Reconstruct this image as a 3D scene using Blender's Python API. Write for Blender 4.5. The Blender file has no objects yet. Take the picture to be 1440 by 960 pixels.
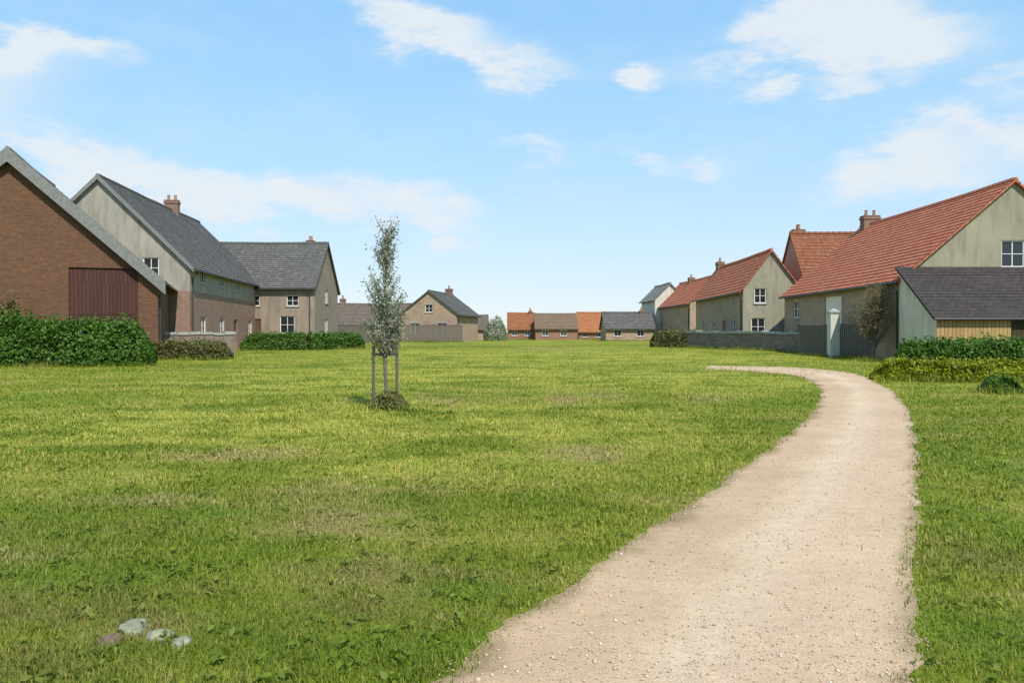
import bpy, bmesh, math, random
import numpy as np
from mathutils import Vector, Matrix, noise as mnoise
random.seed(7); rng = np.random.default_rng(7)
sc = bpy.context.scene; COL = sc.collection; R = math.radians
F = 1130.0; HY = 470.0; CH = 1.6            # lens in photo pixels, horizon row, eye height

# ---------------------------------------------------------------- helpers
def gz(x, y):                                # gentle rise of the green towards the houses
    t = y - 12.0
    s = 6.0
    v = 0.016 * (t / 2 + math.sqrt(t * t / 4 + s * s / 4))
    lim = 1.1
    b = mnoise.noise(Vector((x * .21, y * .21, 4.2))) * .05 * min(1.0, max(0.0, (y - 3.0) / 4.0)) * max(0.0, min(1.0, (70.0 - y) / 20.0)) if abs(x) < 45 else 0.0
    return lim * math.tanh(v / lim) + b
def PX(px, Z): return (px - 720.0) / F * Z
def PZ(py, Z): return CH + (HY - py) / F * Z
def gp(px, py):                              # ground point seen at a photo pixel
    Z = 10.0
    for _ in range(60):
        Z = 0.5 * Z + 0.5 * (CH - gz(0, Z)) * F / max(py - HY, 1.5)
    return PX(px, Z), Z

def link(name, me, parent=None):
    o = bpy.data.objects.new(name, me); COL.objects.link(o)
    if parent: o.parent = parent
    return o
def tag(o, label=None, cat=None, group=None, kind=None):
    if label: o['label'] = label
    if cat: o['category'] = cat
    if group: o['group'] = group
    if kind: o['kind'] = kind
    return o
def empty(name, loc, rz=0.0):
    o = bpy.data.objects.new(name, None); COL.objects.link(o)
    o.location = loc; o.rotation_euler = (0, 0, rz); o.empty_display_size = .3
    return o

class MB:
    """collects quads with uv and material index into ONE mesh"""
    def __init__(s): s.v = []; s.f = []; s.uv = []; s.mi = []
    def poly(s, pts, uv=None, mi=0):
        b = len(s.v); s.v += [tuple(p) for p in pts]
        s.f.append(tuple(range(b, b + len(pts)))); s.mi.append(mi)
        s.uv.append(uv if uv else [(p[0] + p[1], p[2]) for p in pts])
    def box(s, x0, y0, z0, x1, y1, z1, M=None, mi=0):
        c = [Vector((x, y, z)) for z in (z0, z1) for y in (y0, y1) for x in (x0, x1)]
        if M: c = [M @ p for p in c]
        for q in ((0, 2, 3, 1), (4, 5, 7, 6), (0, 1, 5, 4), (1, 3, 7, 5), (3, 2, 6, 7), (2, 0, 4, 6)):
            p = [c[i] for i in q]
            a = (p[1] - p[0]).length; h = (p[2] - p[1]).length
            s.poly(p, [(0, 0), (a, 0), (a, h), (0, h)], mi)
    def tube(s, pts, radii, n=8, mi=0, cap=True):
        rings = []
        for i, p in enumerate(pts):
            p = Vector(p)
            d = Vector(pts[min(i + 1, len(pts) - 1)]) - Vector(pts[max(i - 1, 0)])
            d.normalize()
            a = d.orthogonal().normalized() if abs(d.z) < .95 else Vector((1, 0, 0)); a = (a - d * a.dot(d)).normalized()
            b = d.cross(a)
            r = radii[i] if hasattr(radii, '__len__') else radii
            rings.append([p + (a * math.cos(t) + b * math.sin(t)) * r for t in [2 * math.pi * k / n for k in range(n)]])
        for i in range(len(rings) - 1):
            for k in range(n):
                k2 = (k + 1) % n
                s.poly([rings[i][k], rings[i][k2], rings[i + 1][k2], rings[i + 1][k]], [(k / n, i), (k / n + 1 / n, i), (k / n + 1 / n, i + 1), (k / n, i + 1)], mi)
        if cap:
            s.poly(rings[0][::-1], None, mi); s.poly(rings[-1], None, mi)
    def build(s, name, mats, parent=None, smooth=False):
        me = bpy.data.meshes.new(name); me.from_pydata(s.v, [], s.f)
        for m in (mats if isinstance(mats, (list, tuple)) else [mats]): me.materials.append(m)
        ul = me.uv_layers.new(name='UVMap')
        flat = [c for u in s.uv for p in u for c in p]
        ul.data.foreach_set('uv', flat)
        me.polygons.foreach_set('material_index', s.mi)
        if smooth: me.polygons.foreach_set('use_smooth', [True] * len(s.f))
        me.update()
        return link(name, me, parent)

def fast_mesh(name, V, Fq, mat, rnd=None, smooth=False, parent=None):
    """V (n,3) Fq (m,k) arrays -> mesh"""
    me = bpy.data.meshes.new(name); n, m, k = len(V), len(Fq), Fq.shape[1]
    me.vertices.add(n); me.vertices.foreach_set('co', V.astype(np.float32).ravel())
    me.loops.add(m * k); me.loops.foreach_set('vertex_index', Fq.astype(np.int32).ravel())
    me.polygons.add(m)
    me.polygons.foreach_set('loop_start', np.arange(0, m * k, k, dtype=np.int32))
    try: me.polygons.foreach_set('loop_total', np.full(m, k, dtype=np.int32))
    except Exception: pass
    if rnd is not None:
        a = me.attributes.new('rnd', 'FLOAT', 'POINT'); a.data.foreach_set('value', rnd.astype(np.float32))
    me.materials.append(mat); me.update(calc_edges=True); me.validate()
    if smooth: me.polygons.foreach_set('use_smooth', [True] * m)
    return link(name, me, parent)

def leaf_arrays(P, size, flat=0.0, aspect=.55, N=None):
    """leaf quads around points P, random orientation"""
    n = len(P)
    d = rng.normal(size=(n, 3))
    if N is not None: d = d + N * 1.1
    d[:, 2] += flat; d /= np.linalg.norm(d, axis=1)[:, None]
    t = rng.normal(size=(n, 3)); t -= d * (t * d).sum(1)[:, None]; t /= np.linalg.norm(t, axis=1)[:, None]
    b = np.cross(d, t); s = (size * rng.uniform(.6, 1.35, n))[:, None]
    V = np.empty((n, 4, 3)); fold = d * s * .18
    V[:, 0] = P - t * s; V[:, 1] = P + b * s * aspect + fold; V[:, 2] = P + t * s; V[:, 3] = P - b * s * aspect + fold
    r = np.repeat(rng.random(n), 4)
    return V.reshape(-1, 3), np.arange(4 * n).reshape(n, 4), r

# ---------------------------------------------------------------- materials
def newmat(name):
    m = bpy.data.materials.new(name); m.use_nodes = True
    nt = m.node_tree; b = nt.nodes['Principled BSDF']; b.inputs['Roughness'].default_value = .85
    b.inputs['Specular IOR Level'].default_value = .25
    return m, nt, b
def N(nt, t, **k):
    n = nt.nodes.new(t)
    for a, v in k.items():
        if a.startswith('i_'):
            key = a[2:].replace('_', ' ')
            n.inputs[key].default_value = v
        else: setattr(n, a, v)
    return n
def noise(nt, vec, scale, detail=4, rough=.6, dim='3D'):
    n = N(nt, 'ShaderNodeTexNoise', noise_dimensions=dim); n.inputs['Scale'].default_value = scale
    n.inputs['Detail'].default_value = detail; n.inputs['Roughness'].default_value = rough
    if vec is not None: nt.links.new(vec, n.inputs['Vector'])
    return n.outputs['Fac']
def ramp(nt, fac, stops):
    r = N(nt, 'ShaderNodeValToRGB'); e = r.color_ramp.elements
    while len(e) < len(stops): e.new(.5)
    for el, (p, c) in zip(e, stops):
        el.position = p; el.color = (*c, 1) if len(c) == 3 else c
    nt.links.new(fac, r.inputs[0]); return r.outputs[0]
def mix(nt, fac, a, b, mode='MIX'):
    m = N(nt, 'ShaderNodeMix', data_type='RGBA', blend_type=mode)
    for sck, val in ((m.inputs[0], fac), (m.inputs[6], a), (m.inputs[7], b)):
        if hasattr(val, 'links') or hasattr(val, 'is_linked'): nt.links.new(val, sck)
        elif isinstance(val, (tuple, list)): sck.default_value = (*val, 1)
        else: sck.default_value = val
    return m.outputs[2]
def mth(nt, op, a, b=0.0, c=None, clamp=False):
    m = N(nt, 'ShaderNodeMath', operation=op, use_clamp=clamp)
    for i, v in enumerate((a, b, c)):
        if v is None: continue
        if hasattr(v, 'is_linked'): nt.links.new(v, m.inputs[i])
        else: m.inputs[i].default_value = v
    return m.outputs[0]
def smooth(nt, v, a, b):
    m = N(nt, 'ShaderNodeMapRange', interpolation_type='SMOOTHSTEP')
    nt.links.new(v, m.inputs[0]); m.inputs[1].default_value = a; m.inputs[2].default_value = b
    return m.outputs[0]
def bump(nt, b, h, strength=.4, dist=.02):
    bm = N(nt, 'ShaderNodeBump'); bm.inputs['Strength'].default_value = strength; bm.inputs['Distance'].default_value = dist
    nt.links.new(h, bm.inputs['Height']); nt.links.new(bm.outputs[0], b.inputs['Normal'])
def pos(nt): return N(nt, 'ShaderNodeNewGeometry').outputs['Position']
def uvn(nt): return N(nt, 'ShaderNodeUVMap').outputs[0]
def objc(nt): return N(nt, 'ShaderNodeTexCoord').outputs['Object']

def grass_colour(nt, p, blade=None):
    """patchy spring turf: lush, yellow-green and straw areas laid out in the field itself"""
    mp = N(nt, 'ShaderNodeMapping'); nt.links.new(p, mp.inputs[0]); mp.inputs['Scale'].default_value = (.6, 1, 0)
    big = noise(nt, mp.outputs[0], .14, 3, .55)
    mid = noise(nt, mp.outputs[0], .75, 4, .65)
    fine = noise(nt, p, 7, 4, .7)
    base = ramp(nt, mth(nt, 'ADD', mth(nt, 'MULTIPLY', big, .5), mth(nt, 'MULTIPLY', mid, .5)),
                [(.36, (.112, .165, .010)), (.46, (.182, .228, .018)), (.55, (.255, .278, .030)), (.65, (.34, .325, .055))])
    straw = smooth(nt, mth(nt, 'ADD', mth(nt, 'MULTIPLY', mid, .6), mth(nt, 'MULTIPLY', fine, .4)), .51, .64)
    c = mix(nt, mth(nt, 'MULTIPLY', straw, .68), base, (.34, .275, .095))
    sx = N(nt, 'ShaderNodeSeparateXYZ'); nt.links.new(p, sx.inputs[0])
    def patch(px, py, rx, ry):               # worn or lush patches at their places in the field
        x0, y0 = gp(px, py)
        d = mth(nt, 'ADD', mth(nt, 'POWER', mth(nt, 'ABSOLUTE', mth(nt, 'DIVIDE', mth(nt, 'SUBTRACT', sx.outputs[0], x0), rx)), 2), mth(nt, 'POWER', mth(nt, 'ABSOLUTE', mth(nt, 'DIVIDE', mth(nt, 'SUBTRACT', sx.outputs[1], y0), ry)), 2))
        return mth(nt, 'MULTIPLY', mth(nt, 'EXPONENT', mth(nt, 'MULTIPLY', d, -1)), mth(nt, 'ADD', .12, mth(nt, 'MULTIPLY', smooth(nt, mid, .40, .58), 1.15)), clamp=True)
    def many(L):
        t = patch(*L[0])
        for q in L[1:]: t = mth(nt, 'MAXIMUM', t, patch(*q))
        return t
    # older thin yellowish turf on the far half, and dry spots
    c = mix(nt, mth(nt, 'MULTIPLY', many([(330, 590, 4.5, 4.0), (-60, 620, 3, 2), (450, 600, 3, 4), (120, 610, 3.0, 1.6), (620, 580, 4, 4), (800, 600, 2.5, 3), (500, 650, 2.2, 1.4), (1060, 535, 5, 4), (640, 525, 8, 6), (880, 530, 6, 6), (420, 540, 5, 4), (800, 500, 14, 12)]), .75), c, (.385, .385, .058))
    c = mix(nt, mth(nt, 'MULTIPLY', many([(520, 715, .8, .9), (590, 695, .4, .6), (450, 690, .5, .6), (480, 740, .6, .5), (640, 562, .55, 1.4), (715, 558, .4, 1.2), (790, 562, .5, 1.2), (865, 558, .6, 1.2), (600, 556, .3, 1.2), (978, 560, .6, 1.0), (770, 490, 2, 5), (560, 800, .5, .4), (30, 780, .5, .4), (215, 882, .34, .22), (330, 640, 1.0, .7), (820, 630, .5, .6), (850, 640, .4, .5), (180, 700, .7, .4)]), .70), c, (.33, .265, .10))
    c = mix(nt, mth(nt, 'MULTIPLY', many([(60, 740, 1.5, .7), (110, 850, 1.0, .5), (620, 800, .8, .3), (420, 860, .8, .4), (60, 930, .5, .3), (1400, 790, .5, .4)]), .7), c, (.165, .160, .032))
    c = mix(nt, mth(nt, 'MULTIPLY', many([(60, 560, 2.6, 1.4), (290, 720, .5, .35), (660, 830, .35, .25), (600, 910, .8, .3), (1100, 565, .8, 1.2), (1330, 640, .5, 2.5), (1400, 740, .5, 1.2), (1420, 900, .5, .5), (120, 800, 1.1, .4), (40, 720, .8, .5)]), .7), c, (.115, .20, .008))
    return c, fine, mid

m_lawn, nt, b = newmat('lawn_soil_and_turf')
c, fine, mid = grass_colour(nt, pos(nt))
soil = noise(nt, pos(nt), 3.1, 5, .7)
c = mix(nt, mth(nt, 'MULTIPLY', smooth(nt, soil, .58, .72), .55), c, (.13, .095, .045))
vf = noise(nt, pos(nt), 55, 3, .7)
c = mix(nt, .5, c, ramp(nt, vf, [(.3, (.4, .4, .4)), (.7, (1.1, 1.1, 1.1))]), 'MULTIPLY')
nt.links.new(c, b.inputs[0]); b.inputs['Specular IOR Level'].default_value = .1
bump(nt, b, mth(nt, 'ADD', vf, mth(nt, 'MULTIPLY', fine, 1.5)), .8, .05)

m_grass, nt, b = newmat('grass_blade')
c, fine, mid = grass_colour(nt, pos(nt))
at = N(nt, 'ShaderNodeAttribute', attribute_name='rnd').outputs['Fac']
c = mix(nt, 1.0, c, ramp(nt, at, [(0, (.60, .70, .6)), (.5, (.98, 1.0, 1.0)), (.86, (1.22, 1.18, 1.2)), (.9, (1.7, 1.22, 2.2)), (1, (1.9, 1.35, 2.6))]), 'MULTIPLY')
nt.links.new(c, b.inputs[0]); b.inputs['Roughness'].default_value = .55; b.inputs['Specular IOR Level'].default_value = .3
tr = N(nt, 'ShaderNodeBsdfTranslucent'); nt.links.new(c, tr.inputs[0])
ms = N(nt, 'ShaderNodeMixShader'); ms.inputs[0].default_value = .35
nt.links.new(b.outputs[0], ms.inputs[1]); nt.links.new(tr.outputs[0], ms.inputs[2]); nt.links.new(ms.outputs[0], nt.nodes['Material Output'].inputs[0])

def leafmat(name, dark, light, trans=.3):
    m, nt, b = newmat(name)
    at = N(nt, 'ShaderNodeAttribute', attribute_name='rnd').outputs['Fac']
    big = noise(nt, pos(nt), 1.3, 3)
    f = mth(nt, 'ADD', mth(nt, 'MULTIPLY', at, .6), mth(nt, 'MULTIPLY', mth(nt, 'SUBTRACT', big, .22), .9))
    c = ramp(nt, f, [(.15, dark), (.85, light)])
    nt.links.new(c, b.inputs[0]); b.inputs['Roughness'].default_value = .5
    tr = N(nt, 'ShaderNodeBsdfTranslucent'); nt.links.new(c, tr.inputs[0])
    ms = N(nt, 'ShaderNodeMixShader'); ms.inputs[0].default_value = trans
    nt.links.new(b.outputs[0], ms.inputs[1]); nt.links.new(tr.outputs[0], ms.inputs[2]); nt.links.new(ms.outputs[0], nt.nodes['Material Output'].inputs[0])
    return m
m_hedge = leafmat('hedge_leaf', (.034, .085, .010), (.095, .19, .022))
m_brightleaf = leafmat('yellow_green_leaf', (.13, .15, .003), (.27, .30, .010))
m_olive = leafmat('olive_leaf', (.075, .082, .018), (.18, .17, .055))
m_twig = leafmat('brownish_olive_leaf', (.13, .105, .048), (.25, .20, .09), .2)
m_paleleaf = leafmat('pale_grey_green_leaf', (.16, .18, .11), (.38, .40, .28), .35)
m_fargreen = leafmat('distant_pale_leaf', (.16, .19, .11), (.30, .34, .22), .25)

def brickmat(name, c1, c2, mortar, bw=.235, bh=.075, dirt=(.1, .08, .06), dirtf=.35):
    m, nt, b = newmat(name); uv = uvn(nt)
    t = N(nt, 'ShaderNodeTexBrick'); nt.links.new(uv, t.inputs[0])
    t.inputs['Color1'].default_value = (*c1, 1); t.inputs['Color2'].default_value = (*c2, 1); t.inputs['Mortar'].default_value = (*mortar, 1)
    t.inputs['Scale'].default_value = 1; t.inputs['Brick Width'].default_value = bw; t.inputs['Row Height'].default_value = bh
    t.inputs['Mortar Size'].default_value = .008; t.inputs['Bias'].default_value = .0
    n1 = noise(nt, uv, .8, 5, .65); n2 = noise(nt, uv, 6, 4, .7)
    c = mix(nt, mth(nt, 'MULTIPLY', smooth(nt, n1, .42, .75), dirtf), t.outputs[0], dirt)
    c = mix(nt, .55, c, ramp(nt, n2, [(.3, (.62, .62, .62)), (.7, (1.3, 1.3, 1.3))]), 'MULTIPLY')
    nt.links.new(c, b.inputs[0]); bump(nt, b, mth(nt, 'ADD', mth(nt, 'MULTIPLY', t.outputs[1], -1.0), n2), .5, .015)
    return m
m_brownbrick = brickmat('brown_brick', (.155, .066, .029), (.108, .048, .023), (.14, .10, .072), dirt=(.075, .047, .03))
m_pinkbrick = brickmat('pinkish_brick', (.29, .165, .115), (.235, .14, .10), (.30, .24, .19))
m_greybrick = brickmat('grey_brown_brick', (.40, .275, .185), (.31, .215, .145), (.42, .33, .24))
m_orangebrick = brickmat('orange_brick', (.30, .145, .075), (.24, .12, .07), (.3, .25, .2))
m_stone = brickmat('rubble_stone', (.235, .185, .145), (.155, .12, .095), (.24, .20, .16), .42, .19, dirtf=.45)

def render_mat(name, col, stain):
    m, nt, b = newmat(name); uv = uvn(nt)
    mp = N(nt, 'ShaderNodeMapping'); nt.links.new(uv, mp.inputs[0]); mp.inputs['Scale'].default_value = (1.6, .28, 1)
    s = noise(nt, mp.outputs[0], 1.6, 5, .65); n2 = noise(nt, uv, 14, 4, .7); n3 = noise(nt, uv, .5, 3)
    c = mix(nt, mth(nt, 'MULTIPLY', smooth(nt, s, .42, .68), .85), col, stain)
    c = mix(nt, .4, c, ramp(nt, n3, [(.3, (.70, .70, .68)), (.7, (1.2, 1.19, 1.16))]), 'MULTIPLY')
    nt.links.new(c, b.inputs[0]); bump(nt, b, n2, .35, .01); return m
m_cream = render_mat('cream_render', (.285, .262, .190), (.20, .182, .135))
m_pale = render_mat('pale_lime_render', (.31, .288, .235), (.21, .195, .16))
m_beige = render_mat('beige_render', (.27, .215, .165), (.19, .15, .12))
m_warmwhite = render_mat('warm_white_render', (.66, .57, .45), (.5, .43, .34))
m_white = render_mat('off_white_render', (.55, .53, .46), (.4, .38, .33))

def tilemat(name, c1, c2, c3, tw=.26, th=.30, lich=(.3, .3, .24), lf=.25, pan=True):
    m, nt, b = newmat(name); uv = uvn(nt)
    t = N(nt, 'ShaderNodeTexBrick'); nt.links.new(uv, t.inputs[0])
    t.inputs['Color1'].default_value = (*c1, 1); t.inputs['Color2'].default_value = (*c2, 1); t.inputs['Mortar'].default_value = (*[x * .45 for x in c2], 1)
    t.inputs['Scale'].default_value = 1; t.inputs['Brick Width'].default_value = tw; t.inputs['Row Height'].default_value = th
    t.inputs['Mortar Size'].default_value = .012; t.offset = .0 if pan else .5
    n1 = noise(nt, uv, .55, 5, .65); n2 = noise(nt, uv, 3.2, 5, .7)
    c = mix(nt, mth(nt, 'MULTIPLY', smooth(nt, n1, .45, .7), .6), t.outputs[0], c3)
    c = mix(nt, mth(nt, 'MULTIPLY', smooth(nt, n2, .50, .70), lf), c, lich)
    nt.links.new(c, b.inputs[0]); b.inputs['Roughness'].default_value = .9; b.inputs['Specular IOR Level'].default_value = .12
    if pan:
        sx = N(nt, 'ShaderNodeSeparateXYZ'); nt.links.new(uv, sx.inputs[0])
        w = mth(nt, 'SINE', mth(nt, 'MULTIPLY', sx.outputs[0], 2 * math.pi / tw))
        bump(nt, b, mth(nt, 'ADD', w, mth(nt, 'MULTIPLY', n2, .4)), .7, .04)
    else: bump(nt, b, mth(nt, 'ADD', mth(nt, 'MULTIPLY', t.outputs[1], -1), n2), .6, .015)
    return m
m_red = tilemat('red_pantile', (.53, .165, .085), (.39, .125, .068), (.41, .17, .10), lich=(.47, .33, .26), lf=.5)
m_dullred = tilemat('dull_red_pantile', (.27, .098, .050), (.20, .078, .042), (.22, .10, .06), lich=(.30, .22, .165), lf=.45)
m_orange = tilemat('orange_pantile', (.30, .125, .05), (.24, .095, .042), (.22, .10, .052))
m_brightorange = tilemat('bright_orange_pantile', (.38, .155, .066), (.31, .125, .056), (.33, .15, .08), lich=(.4, .24, .15))
m_warmroof = tilemat('warm_brown_tile', (.21, .145, .10), (.165, .115, .08), (.20, .14, .10), lich=(.24, .19, .14))
m_slate = tilemat('grey_slate', (.118, .113, .106), (.088, .085, .081), (.126, .122, .112), .3, .22, (.24, .235, .20), .55, False)
m_greytile = tilemat('weathered_grey_tile', (.24, .24, .22), (.18, .18, .165), (.25, .25, .225), .3, .26, (.33, .33, .28), .4, False)
m_darkslate = tilemat('dark_purple_slate', (.058, .048, .046), (.042, .036, .035), (.062, .053, .05), .3, .22, (.10, .092, .085), .3, False)
m_brownroof = tilemat('brown_tile', (.155, .125, .10), (.12, .095, .078), (.14, .12, .1), .26, .26, (.2, .18, .15), .25, False)

def plain(name, col, rough=.6, var=.25, scale=5, spec=.3):
    m, nt, b = newmat(name); n = noise(nt, objc(nt), scale, 5, .65)
    c = mix(nt, 1.0, col, ramp(nt, n, [(.25, (1 - var,) * 3), (.75, (1 + var,) * 3)]), 'MULTIPLY')
    nt.links.new(c, b.inputs[0]); b.inputs['Roughness'].default_value = rough; b.inputs['Specular IOR Level'].default_value = spec
    bump(nt, b, n, .2, .006); return m
m_frame = plain('white_painted_wood', (.72, .70, .66), .5, .1)
m_darkpaint = plain('dark_painted_metal', (.05, .052, .055), .45, .15)
m_concrete = plain('grey_stone_trim', (.30, .30, .275), .9, .25)
m_leadgrey = plain('grey_weathered_boards', (.17, .172, .16), .85, .3, 8)
m_bark = plain('bark', (.15, .12, .09), .95, .4, 14)
m_chim = brickmat('chimney_brick', (.24, .13, .09), (.18, .10, .075), (.27, .23, .2))
m_pot = plain('terracotta_pot', (.33, .17, .1), .8)
m_doorbrown = plain('brown_door_paint', (.10, .055, .035), .5, .2)
m_glass, nt, b = newmat('window_glass'); b.inputs[0].default_value = (.018, .021, .024, 1); b.inputs['Roughness'].default_value = .06; b.inputs['Specular IOR Level'].default_value = .6
gn = noise(nt, objc(nt), .9, 1); bump(nt, b, gn, .06, .05)

def plankmat(name, c1, c2, pw=.16, vertical=True):
    m, nt, b = newmat(name); uv = uvn(nt)
    t = N(nt, 'ShaderNodeTexBrick')
    mp = N(nt, 'ShaderNodeMapping'); nt.links.new(uv, mp.inputs[0])
    if vertical: mp.inputs['Rotation'].default_value = (0, 0, R(90))
    nt.links.new(mp.outputs[0], t.inputs[0])
    t.inputs['Color1'].default_value = (*c1, 1); t.inputs['Color2'].default_value = (*c2, 1); t.inputs['Mortar'].default_value = (*[x * .2 for x in c2], 1)
    t.inputs['Scale'].default_value = 1; t.inputs['Brick Width'].default_value = 3.1; t.inputs['Row Height'].default_value = pw; t.inputs['Mortar Size'].default_value = .008
    mp2 = N(nt, 'ShaderNodeMapping'); nt.links.new(mp.outputs[0], mp2.inputs[0]); mp2.inputs['Scale'].default_value = (1, 14, 1)
    n = noise(nt, mp2.outputs[0], 2.2, 5, .7)
    c = mix(nt, .7, t.outputs[0], ramp(nt, n, [(.3, (.6, .6, .6)), (.7, (1.25, 1.25, 1.25))]), 'MULTIPLY')
    nt.links.new(c, b.inputs[0]); bump(nt, b, mth(nt, 'ADD', mth(nt, 'MULTIPLY', t.outputs[1], -1), mth(nt, 'MULTIPLY', n, .3)), .6, .012); return m
m_redplank = plankmat('dark_red_brown_boards', (.085, .035, .028), (.065, .028, .022))
m_tanplank = plankmat('tan_timber_boards', (.40, .265, .105), (.32, .21, .085))
m_darkplank = plankmat('old_dark_boards', (.06, .048, .022), (.045, .036, .016))
m_fence = plankmat('weathered_fence_boards', (.17, .145, .115), (.125, .105, .085), .12)

m_path, nt, b = newmat('sandy_gravel')
p = pos(nt); uv = uvn(nt)
sx = N(nt, 'ShaderNodeSeparateXYZ'); nt.links.new(uv, sx.inputs[0])
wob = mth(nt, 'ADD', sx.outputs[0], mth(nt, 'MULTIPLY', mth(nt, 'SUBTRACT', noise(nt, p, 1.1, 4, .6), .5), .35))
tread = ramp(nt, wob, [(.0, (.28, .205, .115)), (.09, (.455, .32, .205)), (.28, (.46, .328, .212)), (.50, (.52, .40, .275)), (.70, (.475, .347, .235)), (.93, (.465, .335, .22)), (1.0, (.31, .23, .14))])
n1 = noise(nt, p, .55, 5, .6); n2 = noise(nt, p, 9, 5, .75); n3 = noise(nt, p, 60, 3, .8)
c = mix(nt, .6, tread, ramp(nt, n1, [(.3, (.80, .78, .75)), (.68, (1.12, 1.12, 1.12))]), 'MULTIPLY')
c = mix(nt, .5, c, ramp(nt, n2, [(.32, (.78, .77, .75)), (.68, (1.12, 1.12, 1.12))]), 'MULTIPLY')
vo = N(nt, 'ShaderNodeTexVoronoi'); nt.links.new(p, vo.inputs[0]); vo.inputs['Scale'].default_value = 95
c = mix(nt, .35, c, ramp(nt, vo.outputs['Color'], [(.1, (.74, .72, .70)), (.9, (1.2, 1.2, 1.2))]), 'MULTIPLY')
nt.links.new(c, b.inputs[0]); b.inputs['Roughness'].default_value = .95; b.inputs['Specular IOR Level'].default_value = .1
bump(nt, b, mth(nt, 'ADD', mth(nt, 'ADD', mth(nt, 'MULTIPLY', vo.outputs['Distance'], -1.2), n3), mth(nt, 'MULTIPLY', n2, 2.0)), .45, .010)
m_pebble, nt, b = newmat('pebble')
at = N(nt, 'ShaderNodeAttribute', attribute_name='rnd').outputs['Fac']
nt.links.new(ramp(nt, at, [(0, (.34, .25, .17)), (.6, (.47, .36, .255)), (1, (.58, .50, .40))]), b.inputs[0])
m_soil = plain('dark_mulch', (.060, .050, .026), .95, .5, 25)
m_fieldstone = plain('lichen_grey_stone', (.20, .205, .135), .95, .55, 22)
m_rust = plain('reddish_stone', (.15, .10, .07), .95, .55, 22)

# ---------------------------------------------------------------- ground
def axis(a, fine_to, step, far):
    v = [0.0]; s = step
    while v[-1] < far:
        if v[-1] > fine_to: s *= 1.25
        v.append(v[-1] + s)
    return v
xs = axis(0, 30, .4, 1500); xs = sorted([-x for x in xs[1:]] + xs)
ys = [-40, -20, -10, -5, -2] + [y for y in axis(0, 95, .4, 2500)]
V = np.array([(x, y, gz(x, y)) for y in ys for x in xs]); nx = len(xs)
Q = np.array([(j * nx + i, j * nx + i + 1, (j + 1) * nx + i + 1, (j + 1) * nx + i) for j in range(len(ys) - 1) for i in range(nx - 1)])
tag(fast_mesh('lawn', V, Q, m_lawn, smooth=True), kind='structure')

# path: left and right edges read off the photograph, carried as world points on the ground
Lp = [(300, 1160), (440, 1060), (600, 960), (720, 872), (900, 752), (1000, 688), (1075, 635), (1130, 592), (1154, 560), (1150, 542), (1120, 530), (1070, 523), (990, 518.5)]
Rp = [(1290, 1160), (1291, 1060), (1291, 960), (1291, 872), (1291, 752), (1291, 688), (1290, 635), (1284, 592), (1266, 560), (1240, 541), (1190, 524), (1100, 515), (1000, 513)]
def resample(P, n):
    P = [Vector((*gp(*q), 0)) for q in P]
    out = []; m = len(P) - 1
    for i in range(n + 1):
        t = i / n * m; k = min(int(t), m - 1); f = t - k
        a = P[max(k - 1, 0)]; b_ = P[k]; c_ = P[k + 1]; d_ = P[min(k + 2, m)]
        out.append(.5 * ((2 * b_) + (c_ - a) * f + (2 * a - 5 * b_ + 4 * c_ - d_) * f * f + (3 * b_ - a - 3 * c_ + d_) * f ** 3))
    return out
NP = 900
LE, RE = resample(Lp, NP), resample(Rp, NP)
def rag(p, seed): 
    return (mnoise.noise(Vector((p.x * 1.3, p.y * 1.3, seed))) * .10 + mnoise.noise(Vector((p.x * 5, p.y * 5, seed + 9))) * .055 + mnoise.noise(Vector((p.x * 17, p.y * 17, seed + 4))) * .02)
b_ = MB(); rows = []; NU = 12
for i in range(NP + 1):
    l, r = LE[i], RE[i]; d = (r - l).normalized()
    l2 = l + d * rag(l, 1); r2 = r + d * rag(r, 31)
    row = []
    for k in range(NU + 1):
        q = l2.lerp(r2, k / NU); dome = .012 * math.sin(math.pi * k / NU)
        row.append((q.x, q.y, gz(q.x, q.y) + .004 + dome))
    rows.append(row)
V = np.array(rows).reshape(-1, 3)
Q = np.array([(i * (NU + 1) + k, i * (NU + 1) + k + 1, (i + 1) * (NU + 1) + k + 1, (i + 1) * (NU + 1) + k) for i in range(NP) for k in range(NU)])
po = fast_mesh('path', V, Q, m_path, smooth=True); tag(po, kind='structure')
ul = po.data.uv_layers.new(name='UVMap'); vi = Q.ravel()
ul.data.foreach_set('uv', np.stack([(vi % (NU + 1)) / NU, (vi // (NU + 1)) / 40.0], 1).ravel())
# raster of the path for keeping grass off it
GX0, GY0, GS = -8.0, 0.0, .05; GW, GH = 700, 1100
mask = np.zeros((GH, GW), bool)
for i in range(NP):
    for t in np.linspace(0, 1, 80):
        for s in (0, .5):
            l = rows[i][0]; r = rows[i][-1]; l_ = rows[i + 1][0]; r_ = rows[i + 1][-1]
            x = (l[0] * (1 - t) + r[0] * t) * (1 - s) + (l_[0] * (1 - t) + r_[0] * t) * s
            y = (l[1] * (1 - t) + r[1] * t) * (1 - s) + (l_[1] * (1 - t) + r_[1] * t) * s
            a, c_ = int((x - GX0) / GS), int((y - GY0) / GS)
            if 0 <= a < GW and 0 <= c_ < GH: mask[c_, a] = True
def on_path(x, y):
    a = ((x - GX0) / GS).astype(int); c = ((y - GY0) / GS).astype(int)
    ok = (a >= 0) & (a < GW) & (c >= 0) & (c < GH)
    r = np.zeros(len(x), bool); r[ok] = mask[c[ok], a[ok]]; return r
gzv = np.vectorize(gz)

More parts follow.
